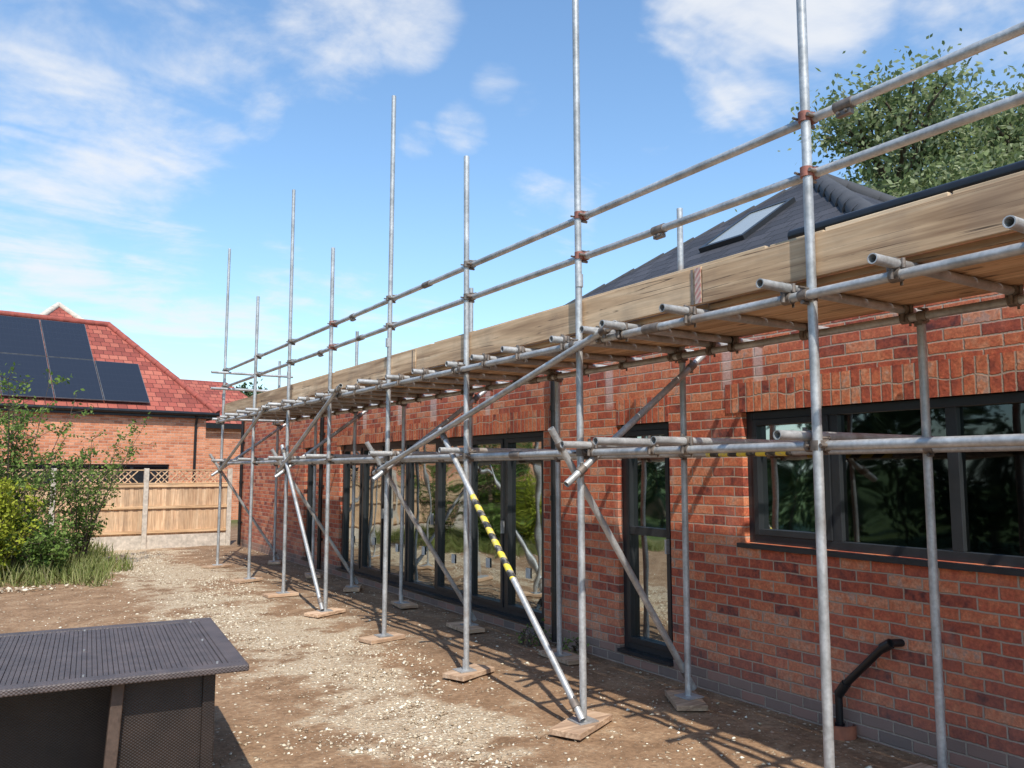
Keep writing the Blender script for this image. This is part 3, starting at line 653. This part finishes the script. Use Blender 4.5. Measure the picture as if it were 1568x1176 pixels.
# ---------------------------------------------------------------- vegetation
def tree(name,loc,h,cr,nl,size,mat,trunk_r=.22,crown0=.35,seed=1,sq=1.0):
    r=random.Random(seed); e=empty(name,loc); mb=MB(); ends=[]
    def branch(p,d,l,rad,lev):
        q=p+d*l; mb.tube(p,q,rad,8,r1=rad*.68,caps=False)
        if lev<=2: ends.append((q,l))
        if lev==0: return
        for _ in range(r.choice((3,3,4)) if lev>1 else 4):
            nd=(d+Vector((r.uniform(-1,1),r.uniform(-1,1),r.uniform(-.35,.7)))*.85).normalized()
            branch(q if r.random()<.6 else p.lerp(q,r.uniform(.55,.95)),nd,l*r.uniform(.62,.85),rad*.6,lev-1)
    p0=Vector((0,0,-.1)); p1=Vector((r.uniform(-.2,.2),r.uniform(-.2,.2),h*crown0)); mb.tube(p0,p1,trunk_r,10,r1=trunk_r*.75,caps=False)
    for i in range(5):
        an=i*1.256+r.uniform(-.3,.3); branch(p1,Vector((math.cos(an)*.8,math.sin(an)*.8,r.uniform(.5,1.1))).normalized(),cr*.42,trunk_r*.5,3)
    branch(p1,Vector((0,0,1)),h*.25,trunk_r*.6,3)
    mb.obj('trunk_and_limbs',M_rope,e)
    E_=np.array([list(q) for q,l in ends]); idx=rng.integers(0,len(E_),nl)
    sp=rng.normal(size=(nl,3))*cr*.085*sq
    leaves('crown_leaves',E_[idx]+sp,size,mat,e); return e
tree('leafy_tree',(18.6,11.3,0),9.6,4.3,60000,.15,M_leaf,.28,.42,3,.95)
tree('leafy_tree',(22.5,9.8,0),10.8,4.8,52000,.17,M_leaf,.3,.42,5,.95)
def shrub(name,loc,nst,hgt,spread,nl,size,mat,seed=1,low=.2):
    r=random.Random(seed); e=empty(name,loc); mb=MB(); P=[]
    for i in range(nst):
        an=r.uniform(0,6.28); lean=r.uniform(.1,1)*spread; p=Vector((math.cos(an)*.12,math.sin(an)*.12,0)); hh=hgt*r.uniform(.45,1)
        tip=Vector((math.cos(an)*lean,math.sin(an)*lean,hh)); prev=p; K=7
        for k_ in range(1,K+1):
            f=k_/K; q=p.lerp(tip,f)+Vector((r.uniform(-.05,.05),r.uniform(-.05,.05),0)); q.x=p.x+(tip.x-p.x)*f**1.6; q.y=p.y+(tip.y-p.y)*f**1.6
            mb.tube(prev,q,.014*(1.1-f)+.002,6,caps=False)
            if f>low:
                for _ in range(3):
                    d_=Vector((r.uniform(-1,1),r.uniform(-1,1),r.uniform(-.1,.9))).normalized()*hgt*r.uniform(.07,.15); mb.tube(q,q+d_,.004,5,caps=False)
                    for g in (.35,.7,1.0): P.append(q+d_*g)
            prev=q
    mb.obj('stems',M_rope,e); E_=np.array([list(p) for p in P]); idx=rng.integers(0,len(E_),nl)
    leaves('leaves',E_[idx]+rng.normal(size=(nl,3))*.045,size,mat,e); return e
shrub('green_shrub',(.25,15.9,0),22,3.3,1.3,6200,.07,M_leafs,2,.2)
shrub('green_shrub',(1.3,16.4,0),11,2.4,1.3,2800,.065,M_leafs,4,.2)
shrub('green_shrub',(-.7,16.4,0),16,3.1,1.0,5400,.075,M_leafs,6,.1)
shrub('yellow_green_shrub',(-.05,14.9,0),34,1.5,.85,9000,.07,M_leafy,8,.1)
shrub('green_shrub',(.75,15.0,0),22,.95,.7,4500,.07,M_leafs,9,.05)
n=18000; gx_=rng.uniform(-3.5,2.1,n); gy_=rng.uniform(13.6,19.0,n)
ed=1.75+.35*np.sin(gy_*2.1)+.2*np.sin(gy_*5.3); keep=(gx_<ed)&(gy_>13.9+.25*np.sin(gx_*3)+.15*np.sin(gx_*8)); gx_=gx_[keep];gy_=gy_[keep]; n=len(gx_)
an=rng.uniform(0,6.28,n); hh=rng.uniform(.06,.36,n); ln=rng.normal(size=(n,2))*.09; wv=.007
P=np.stack([gx_,gy_,np.zeros(n)],-1); dv=np.stack([np.cos(an)*wv,np.sin(an)*wv,np.zeros(n)],-1)
tip=P+np.stack([ln[:,0],ln[:,1],hh],-1); md=P+np.stack([ln[:,0]*.35,ln[:,1]*.35,hh*.55],-1)
V=np.stack([P-dv,P+dv,md+dv*.8,tip,md-dv*.8],1).reshape(-1,3); npmesh('grass',V,np.arange(n*5).reshape(n,5),M_grass)
shrub('weed',(4.6,6.9,0),9,.16,.12,110,.035,M_leafs,11,.05); shrub('weed',(4.66,6.35,0),7,.12,.1,80,.035,M_leafs,12,.05)
def hedge(name,loc,L_,hgt,dep,nl,size,mat,rz=0):
    e=empty(name,loc,rz); u=rng.uniform(-.5,.5,nl)*L_; hh=hgt*(.8+.2*np.sin(u*.9)+.14*np.sin(u*2.3+1)+.08*np.sin(u*5.1))
    v=rng.random(nl)**.6*hh; wd=dep*.5*np.sqrt(np.clip(1-(v/hh)**3,0.02,1)); s_=rng.choice([-1,1],nl); x_=s_*wd*rng.uniform(.55,1.05,nl)+.15*np.sin(u*3+v*3)
    leaves('hedge_leaves',np.stack([x_,u,v],-1),size,mat,e)
    mb=MB()
    for i in range(int(L_/1.2)):
        y_=-L_/2+1.2*i+.5; mb.tube((0,y_,0),(random.uniform(-.2,.2),y_+.1,hgt*.7),.06,8,r1=.02)
    mb.obj('hedge_stems',M_rope,e)
hedge('garden_hedge',(-9.5,12,0),34,3.4,2.0,22000,.24,M_leafd)
tree('garden_tree',(-13,16,0),8,4,6000,.4,M_leafd,.25,.3,21); tree('garden_tree',(-13,26,0),9,4.5,6000,.4,M_leafd,.25,.3,22); tree('garden_tree',(-12.5,7,0),7,3.6,6000,.36,M_leafd,.22,.3,23)
tree('distant_tree',(10.2,42,0),6.3,2.2,6000,.22,M_leafd,.2,.3,31)
hedge('distant_treeline',(10,75,0),110,5.0,5,12000,.7,M_leafd,math.radians(90))
def rf(n):
    x=rng.normal(.2,.5,n); y=rng.normal(13.7,.15,n); return np.stack([x,y,np.full(n,.02)],-1)
stones('rubble',160,rf,.03,.10)
